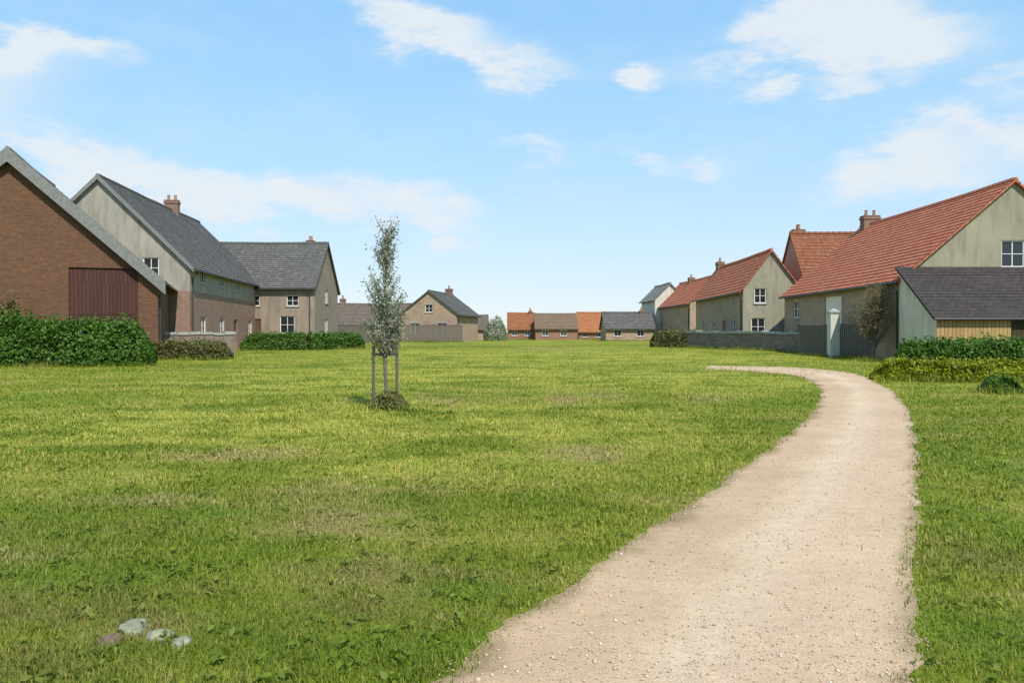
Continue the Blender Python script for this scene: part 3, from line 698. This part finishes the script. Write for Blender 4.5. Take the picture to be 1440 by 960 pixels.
# ---------------------------------------------------------------- hedges, shrubs, trees
def hedge(name, label, cat, pts, wid, h, n, leaf, mat, stems=True, lump=.25, group=None, taper=.0):
    """leafy mass along a ground line: outer shell leaves plus a filled core and stems"""
    a0 = Vector((*pts[0], gz(0, pts[0][1]))); t = empty(name, a0); tag(t, label, cat, group)
    seg = [(Vector(p), Vector(q)) for p, q in zip(pts, pts[1:])]; Ls = [(q - p).length for p, q in seg]; tot = sum(Ls)
    P = np.empty((n, 3)); Nr = np.empty((n, 3))
    for i in range(n):
        s = random.uniform(-wid * .3, tot + wid * .3); k = 0; ss = s
        while k < len(Ls) - 1 and ss > Ls[k]: ss -= Ls[k]; k += 1
        p, q = seg[k]; d = (q - p).normalized(); nr = Vector((-d.y, d.x)); c = p + d * ss
        th = random.uniform(-.35, math.pi + .35); rad = 1 - abs(random.gauss(0, .2)) if random.random() > .07 else 1 + random.uniform(0, .16)
        lf = 1 + 1.35 * lump * (mnoise.noise(Vector((s * .9, 3 + a0.x, th))) + .6 * mnoise.noise(Vector((s * 2.6, 7 + a0.x, th * 2)))) 
        ends = min(1, max(.0, (min(s, tot - s) + wid * .3) / (wid * .5 + .01))) ** .5
        # superellipse section
        ct, st = math.cos(th), math.sin(th); e = .55
        ex = math.copysign(abs(ct) ** e, ct); ez = math.copysign(abs(st) ** e, st)
        lat = ex * wid / 2 * rad * lf * max(ends, .3); z = max(.03, (.12 * h + ez * h * .88) * (rad if st > 0 else 1) * (.55 + .45 * lf) * max(ends, .35))
        if st < 0: z = random.uniform(.02, .3) * h
        P[i] = (c.x + nr.x * lat - a0.x, c.y + nr.y * lat - a0.y, gz(0, c.y) - a0.z + z)
        Nr[i] = (nr.x * ct, nr.y * ct, max(st, 0))
    V, Q, r_ = leaf_arrays(P, leaf, .25, .6, Nr)
    fast_mesh('foliage', V, Q, mat, r_, parent=t)
    if stems:
        b = MB(); ns = max(3, int(tot / .55))
        for i in range(ns):
            s = (i + random.random()) / ns * tot; k = 0
            while k < len(Ls) - 1 and s > Ls[k]: s -= Ls[k]; k += 1
            p, q = seg[k]; d = (q - p).normalized(); c = p + d * s; z0 = gz(0, c.y) - a0.z
            for j in range(4):
                dx, dy = random.uniform(-.3, .3) * wid, random.uniform(-.3, .3) * wid
                b.tube([(c.x - a0.x, c.y - a0.y, z0 - .05), (c.x - a0.x + dx * .5, c.y - a0.y + dy * .5, z0 + h * .45), (c.x - a0.x + dx, c.y - a0.y + dy, z0 + h * .78)], [.025, .017, .006], 5)
        b.build('stems', m_bark, t)
    return t
hedge('hedge', 'tall dark green hedge in front of the brown barn at the left edge', 'hedge', [(PX(-60, 33), 33), (PX(60, 33), 33), (PX(200, 33.5), 33.5)], 1.7, 1.85, 26000, .075, m_hedge)
hedge('shrub', 'rounded olive-green shrub rising above the hedge at the far left edge', 'shrub', [(PX(-8, 34.6), 34.6), (PX(16, 34.6), 34.6)], 1.6, 2.7, 4500, .07, m_olive, lump=.4)
hedge('hedge', 'low brownish-green hedge before the pinkish brick house, right of the tall dark hedge', 'hedge', [(PX(140, 38), 38), (PX(318, 38.5), 38.5)], 1.0, .85, 11000, .06, m_olive)
hedge('hedge', 'low mid-green hedge in front of the beige slate house', 'hedge', [(PX(346, 52), 52), (PX(430, 53), 53), (PX(505, 56), 56)], 1.2, 1.1, 11000, .075, m_hedge)
hedge('shrub', 'small pale green bush far off between the brown outbuilding and the orange cottages', 'shrub', [(PX(686, 90), 90), (PX(708, 90), 90)], 1.6, 2.4, 2600, .1, m_fargreen, lump=.4)
hedge('shrub', 'dark green bush at the far lawn edge in front of the off-white house', 'shrub', [(PX(922, 60), 60), (PX(985, 58), 58)], 1.4, 1.25, 5000, .075, m_olive, lump=.35)
hedge('hedge', 'dark green clipped hedge in front of the timber outbuilding at right', 'hedge', [(PX(1268, 29.5), 29.5), (PX(1360, 29.2), 29.2), (PX(1520, 29), 29)], 1.1, 1.12, 24000, .06, m_hedge)
hedge('low_hedge', 'low bright yellow-green border hedge right of the path end', 'hedge', [(PX(1238, 24.6), 24.6), (PX(1330, 24.2), 24.2), (PX(1520, 24), 24)], .9, .62, 20000, .045, m_brightleaf, lump=.4)
def bushy_tree(label, px, Z, H, wd, seed):
    r = random.Random(seed); x, y = PX(px, Z), Z; t = empty('small_tree', (x, y, gz(0, y))); tag(t, label, 'tree')
    tr = MB(); br = MB(); P = []
    tr.tube([(0, 0, -.1), (.03, .02, H * .2), (.0, .05, H * .42), (.05, .0, H * .66)], [.09, .075, .055, .025], 8); tr.build('trunk', m_bark, t, True)
    for i in range(64):
        f = r.uniform(.08, .62); a = r.uniform(0, 6.28); p0 = Vector((.02, .02, H * f)); Lb = H * r.uniform(.22, .40) * (1.1 - f * .35)
        d = Vector((math.cos(a), math.sin(a), r.uniform(.8, 1.9))).normalized(); k = wd / 2 / max(.2, Lb * .62); d = Vector((d.x * min(1, k), d.y * min(1, k), d.z))
        p1 = p0 + d * Lb * .55; p2 = p1 + (d + Vector((r.uniform(-.3, .3), r.uniform(-.3, .3), .3))).normalized() * Lb * .5
        br.tube([p0, p1, p2], [.022, .014, .004], 5)
        for q in range(5):
            s0 = p0.lerp(p1, r.uniform(.4, 1)) if q < 2 else p1.lerp(p2, r.random()); e = s0 + Vector((r.gauss(0, .16), r.gauss(0, .16), r.uniform(.05, .32)))
            br.tube([s0, e], [.006, .002], 4)
            for m in range(26): P.append(tuple(s0.lerp(e, r.uniform(.1, 1.15)) + Vector((r.gauss(0, .09), r.gauss(0, .09), r.gauss(0, .09)))))
    br.build('limbs', m_bark, t)
    V, Q, r_ = leaf_arrays(np.array(P), .035, .2, .5); fast_mesh('crown', V, Q, m_twig, r_, parent=t)
bushy_tree('small brownish-olive tree against the side of the large cream house, right of the board fence', 1228, 37.0, 4.1, 2.0, 5)
hedge('shrub', 'small dark green shrub in the grass at the right edge', 'shrub', [(PX(1386, 20.2), 20.2), (PX(1426, 20.0), 20.0)], .6, .42, 3500, .04, m_hedge, lump=.4)

# longer unmown grass at the foot of walls, hedges, fences
def rough_grass():
    lines = [((PX(-60, 32), 32.0), (PX(205, 32.6), 32.6)), ((PX(140, 37.3), 37.3), (PX(320, 37.8), 37.8)), ((PX(212, 40.6), 40.6), (PX(330, 43.1), 43.1)), ((PX(340, 51.2), 51.2), (PX(510, 55.2), 55.2)),
             ((PX(440, 83.5), 83.5), (PX(600, 81), 81)), ((PX(570, 78.7), 78.7), (PX(650, 79.7), 79.7)), ((PX(700, 98), 98), (PX(850, 98), 98)), ((PX(850, 87), 87), (PX(930, 87), 87)),
             ((PX(966, 57.5), 57.5), (PX(1060, 51.5), 51.5)), ((PX(1060, 51.5), 51.5), (PX(1172, 44.5), 44.5)), ((PX(1128, 43.2), 43.2), (PX(1234, 38.2), 38.2)), ((PX(1200, 36.4), 36.4), (PX(1262, 35.4), 35.4)),
             ((PX(1232, 24), 24.0), (PX(1520, 23.4), 23.4)), ((PX(1262, 28.8), 28.8), (PX(1520, 28.3), 28.3)), ((PX(1378, 19.9), 19.9), (PX(1434, 19.7), 19.7)), ((PX(505, 15.9), 15.9), (PX(585, 15.9), 15.9))]
    X = []; Y = []
    for (a, c) in lines:
        a, c = Vector(a), Vector(c); n = int((c - a).length * 260)
        for i in range(n):
            p = a.lerp(c, random.random()); X.append(p.x + random.gauss(0, .16)); Y.append(p.y + random.gauss(0, .18))
    x, y = np.array(X), np.array(Y); k = ~on_path(x, y); x, y = x[k], y[k]; n = len(x); z = gzv(x, y)
    cl = np.array([mnoise.noise(Vector((a * 1.4, c * 1.4, 5))) for a, c in zip(x, y)])
    h = rng.uniform(.07, .26, n) * (1 + .9 * cl); w = rng.uniform(.007, .014, n); a = rng.uniform(0, 6.283, n); lean = rng.uniform(.1, .8, n)
    dx, dy = np.cos(a), np.sin(a); base = np.stack([x, y, z - .01], 1); side = np.stack([-dy * w, dx * w, 0 * w], 1)
    V = np.empty((n, 3, 3)); V[:, 0] = base - side; V[:, 1] = base + side; V[:, 2] = base + np.stack([dx * h * lean, dy * h * lean, h], 1)
    tag(fast_mesh('rough_grass', V.reshape(-1, 3), np.arange(3 * n).reshape(n, 3), m_grass, np.repeat(rng.random(n) * .88, 3)), kind='stuff')
rough_grass()

# slim young tree with two stakes on the lawn
def young_tree():
    x, y = PX(542, 16.4), 16.4; g = gz(0, y); H = PZ(300, y) - g
    t = empty('young_tree', (x, y, g)); tag(t, 'slim young tree with thin pale grey-green crown standing on the lawn', 'tree')
    tr = MB(); pts = [(0.012 * math.sin(i * 1.7), .012 * math.cos(i * 1.3), H * .93 * i / 9) for i in range(10)]
    tr.tube([(0, 0, -.1)] + pts, [.055] + [.042 * (1 - i / 9.6) + .004 for i in range(10)], 8); tr.build('trunk', m_bark, t, True)
    br = MB(); P = []
    for i in range(96):
        f = .27 + .70 * random.random() ** 1.3 ; z0 = H * f * .93; a = random.uniform(0, 6.28); Lb = (.86 * (1 - (f - .30) / 1.2)) * random.uniform(.6, 1.1) * (1 if f > .42 else .9)
        p0 = Vector((0, 0, z0)); d = Vector((math.cos(a), math.sin(a), random.uniform(.9, 1.7))).normalized()
        p1 = p0 + d * Lb * .5; p2 = p1 + (d + Vector((0, 0, .35))).normalized() * Lb * .5
        br.tube([p0, p1, p2], [.015, .010, .003], 5)
        for k in range(int(78 * (1.15 - f * .72))):
            s = random.uniform(.15, 1.05); q = p0.lerp(p1, s * 2) if s < .5 else p1.lerp(p2, s * 2 - 1)
            P.append(tuple(q + Vector((random.gauss(0, .05), random.gauss(0, .05), random.gauss(0, .055)))))
    br.build('limbs', m_bark, t)
    V, Q, r_ = leaf_arrays(np.array(P), .030, .2, .45); fast_mesh('crown', V, Q, m_paleleaf, r_, parent=t)
    for s, lab in ((-1, 'round wooden stake tied to the left of the slim young tree'), (1, 'round wooden stake tied to the right of the slim young tree')):
        e = empty('tree_stake', (x + s * .24, y - .03, g)); tag(e, lab, 'stake')
        k = MB(); k.tube([(0, 0, -.3), (0, 0, 1.25), (0, 0, 1.28)], [.033, .031, .022], 8); k.build('post', m_fence, e)
        st = MB(); st.box(-.034 if s < 0 else -.24, -.036, 1.08, .24 if s < 0 else .034, -.033, 1.13); st.build('strap', m_darkpaint, e)
    b = MB(); n = 26; rings = []
    for j in range(6):
        rr = .48 * j / 5; rings.append([(x + rr * (1 + .16 * mnoise.noise(Vector((math.cos(a) * 1.5, math.sin(a) * 1.5, 2)))) * math.cos(a), y + rr * math.sin(a), g + .006 + .09 * (1 - (j / 5) ** 2) + .02 * mnoise.noise(Vector((math.cos(a) * 3 * j, math.sin(a) * 3 * j, 5)))) for a in [6.2832 * k / n for k in range(n)]])
    for j in range(5):
        for k in range(n): b.poly([rings[j][k], rings[j + 1][k], rings[j + 1][(k + 1) % n], rings[j][(k + 1) % n]])
    tag(b.build('mulch', m_soil), kind='stuff')
young_tree()
hedge('shrub', 'low dark clump of plants round the foot of the slim young tree', 'plants', [(PX(530, 16.15), 16.15), (PX(562, 16.15), 16.15)], .55, .36, 3000, .034, m_olive, lump=.5)

# half-sunk field stones in the near grass
def stone(label, px, py, s, mat, seed):
    x, y = gp(px, py); bm = bmesh.new(); bmesh.ops.create_icosphere(bm, subdivisions=3, radius=1)
    for v in bm.verts:
        d = v.co.copy(); k = 1 + .28 * mnoise.noise(d * 1.3 + Vector((seed, 0, 0))) + .12 * mnoise.noise(d * 3.2 + Vector((0, seed, 0))) + .05 * mnoise.noise(d * 9 + Vector((seed, seed, 0)))
        v.co = Vector((d.x * s * 1.25 * k, d.y * s * k, d.z * s * .62 * k))
    me = bpy.data.meshes.new('field_stone'); bm.to_mesh(me); bm.free(); me.materials.append(mat)
    for p in me.polygons: p.use_smooth = True
    o = link('field_stone', me); o.location = (x, y, gz(x, y) + s * .06); o.rotation_euler = (0, 0, seed); tag(o, label, 'stone')
stone('reddish-brown stone half sunk in the grass, left of the pale stones', 152, 900, .055, m_rust, 1.3)
stone('largest pale lichen-grey stone in the near grass at lower left', 187, 882, .075, m_fieldstone, 2.1)
stone('flat grey-green stone between the largest pale stone and the small pale stone', 222, 893, .06, m_fieldstone, 3.3)
stone('small pale stone at the right end of the little group in the near grass', 254, 902, .05, m_fieldstone, 4.6)

# ---------------------------------------------------------------- sky, sun, camera
SUN_EL, SUN_AZ = 51.0, 156.0                 # azimuth from +Y clockwise: behind the camera, to the right
w = bpy.data.worlds.new('World'); sc.world = w; w.use_nodes = True; nt = w.node_tree
bg = nt.nodes['Background']; bg.inputs[1].default_value = .13
sky = N(nt, 'ShaderNodeTexSky', sky_type='NISHITA', sun_disc=False)
sky.sun_elevation = R(SUN_EL); sky.sun_rotation = R(SUN_AZ); sky.air_density = 1.0; sky.dust_density = .3; sky.ozone_density = 2.2; sky.altitude = 0
tc = N(nt, 'ShaderNodeTexCoord').outputs['Generated']
sx = N(nt, 'ShaderNodeSeparateXYZ'); nt.links.new(tc, sx.inputs[0])
az = mth(nt, 'ARCTAN2', sx.outputs[0], sx.outputs[1]); el = mth(nt, 'ARCSINE', sx.outputs[2])
mp = N(nt, 'ShaderNodeMapping'); nt.links.new(tc, mp.inputs[0]); mp.inputs['Scale'].default_value = (1, 1, 2.6)
wn = N(nt, 'ShaderNodeTexNoise'); nt.links.new(mp.outputs[0], wn.inputs[0]); wn.inputs['Scale'].default_value = 4.5; wn.inputs['Detail'].default_value = 8; wn.inputs['Roughness'].default_value = .62
sw = N(nt, 'ShaderNodeSeparateColor'); nt.links.new(wn.outputs['Color'], sw.inputs[0])
azw = mth(nt, 'ADD', az, mth(nt, 'MULTIPLY', mth(nt, 'SUBTRACT', sw.outputs[0], .5), .32))
elw = mth(nt, 'ADD', el, mth(nt, 'MULTIPLY', mth(nt, 'SUBTRACT', sw.outputs[1], .5), .20))
fine = noise(nt, mp.outputs[0], 9, 9, .66)
tot = None
def blob(px, py, rw, rh, amp):
    global tot
    a0 = math.atan((px - 720) / F); e0 = math.atan((HY - py) / math.hypot(F, px - 720)); ra = rw / F; re = rh / F
    d = mth(nt, 'ADD', mth(nt, 'POWER', mth(nt, 'ABSOLUTE', mth(nt, 'DIVIDE', mth(nt, 'SUBTRACT', azw, a0), ra)), 2), mth(nt, 'POWER', mth(nt, 'ABSOLUTE', mth(nt, 'DIVIDE', mth(nt, 'SUBTRACT', elw, e0), re)), 2))
    g = mth(nt, 'MULTIPLY', mth(nt, 'EXPONENT', mth(nt, 'MULTIPLY', d, -1)), amp)
    tot = g if tot is None else mth(nt, 'ADD', tot, g)
for bl in [(560, 20, 70, 30, .6), (650, 50, 70, 26, 1.0), (715, 88, 60, 22, .9), (760, 118, 50, 18, .5), (900, 112, 26, 26, .75), (900, 108, 120, 22, .3),
           (1200, 48, 135, 30, 1.15), (1215, 108, 60, 24, .65), (1400, 88, 70, 20, .6), (1180, 15, 130, 40, .6), (20, 82, 80, 22, .8), (120, 84, 40, 20, .4),
           (1270, 254, 120, 30, 1.1), (1390, 192, 90, 24, .8), (1040, 220, 50, 20, .65), (960, 216, 30, 16, .55), (800, 220, 60, 20, .65), (270, 262, 160, 30, 1.15), (140, 232, 70, 28, .7), (400, 290, 80, 22, .95), (550, 296, 55, 28, .8), (635, 322, 65, 24, .95), (700, 420, 60, 22, .4), (-100, 140, 140, 50, .7), (1600, 120, 120, 60, .6), (-300, 60, 200, 60, .6)]: blob(*bl)
cl = smooth(nt, mth(nt, 'MULTIPLY', tot, mth(nt, 'ADD', -.35, mth(nt, 'MULTIPLY', fine, 2.5))), .10, .95)
# thin high veil over the blue, thicker towards the horizon
veil = mth(nt, 'MULTIPLY', smooth(nt, fine, .42, .75), .15)
hz_col = ramp(nt, mth(nt, 'MULTIPLY', el, 2.0, clamp=True), [(.0, (.735, .82, .87)), (.10, (.65, .785, .915)), (.24, (.565, .78, .985)), (.40, (.475, .755, 1.0)), (.62, (.37, .69, 1.0)), (.85, (.31, .63, 1.0))])
hz_col = mix(nt, 1.0, hz_col, (4.15, 4.15, 4.15), 'MULTIPLY')
c = mix(nt, .85, sky.outputs[0], hz_col)
c = mix(nt, veil, c, (3.4, 3.75, 4.1))
c = mix(nt, mth(nt, 'MULTIPLY', cl, .88), c, (3.5, 3.72, 3.9))
nt.links.new(c, bg.inputs[0])

s = bpy.data.lights.new('sun', 'SUN'); s.energy = 3.2; s.angle = R(.53); s.color = (1, .955, .88)
so = bpy.data.objects.new('sun', s); COL.objects.link(so)
a, e = R(SUN_AZ), R(SUN_EL); dirv = Vector((math.sin(a) * math.cos(e), math.cos(a) * math.cos(e), math.sin(e)))
so.rotation_euler = dirv.to_track_quat('Z', 'Y').to_euler(); so.location = dirv * 50

cam = bpy.data.cameras.new('camera'); cam.sensor_width = 36; cam.lens = F / 1440 * 36; cam.clip_start = .05; cam.clip_end = 5000
co = bpy.data.objects.new('camera', cam); COL.objects.link(co); co.location = (0, 0, CH + gz(0, 0)); co.rotation_euler = (R(90) - math.atan((480 - HY) / F), 0, 0)
sc.camera = co
vs = sc.view_settings; vs.view_transform = 'Standard'; vs.look = 'None'; vs.exposure = .85; vs.gamma = 1; vs.use_curve_mapping = False
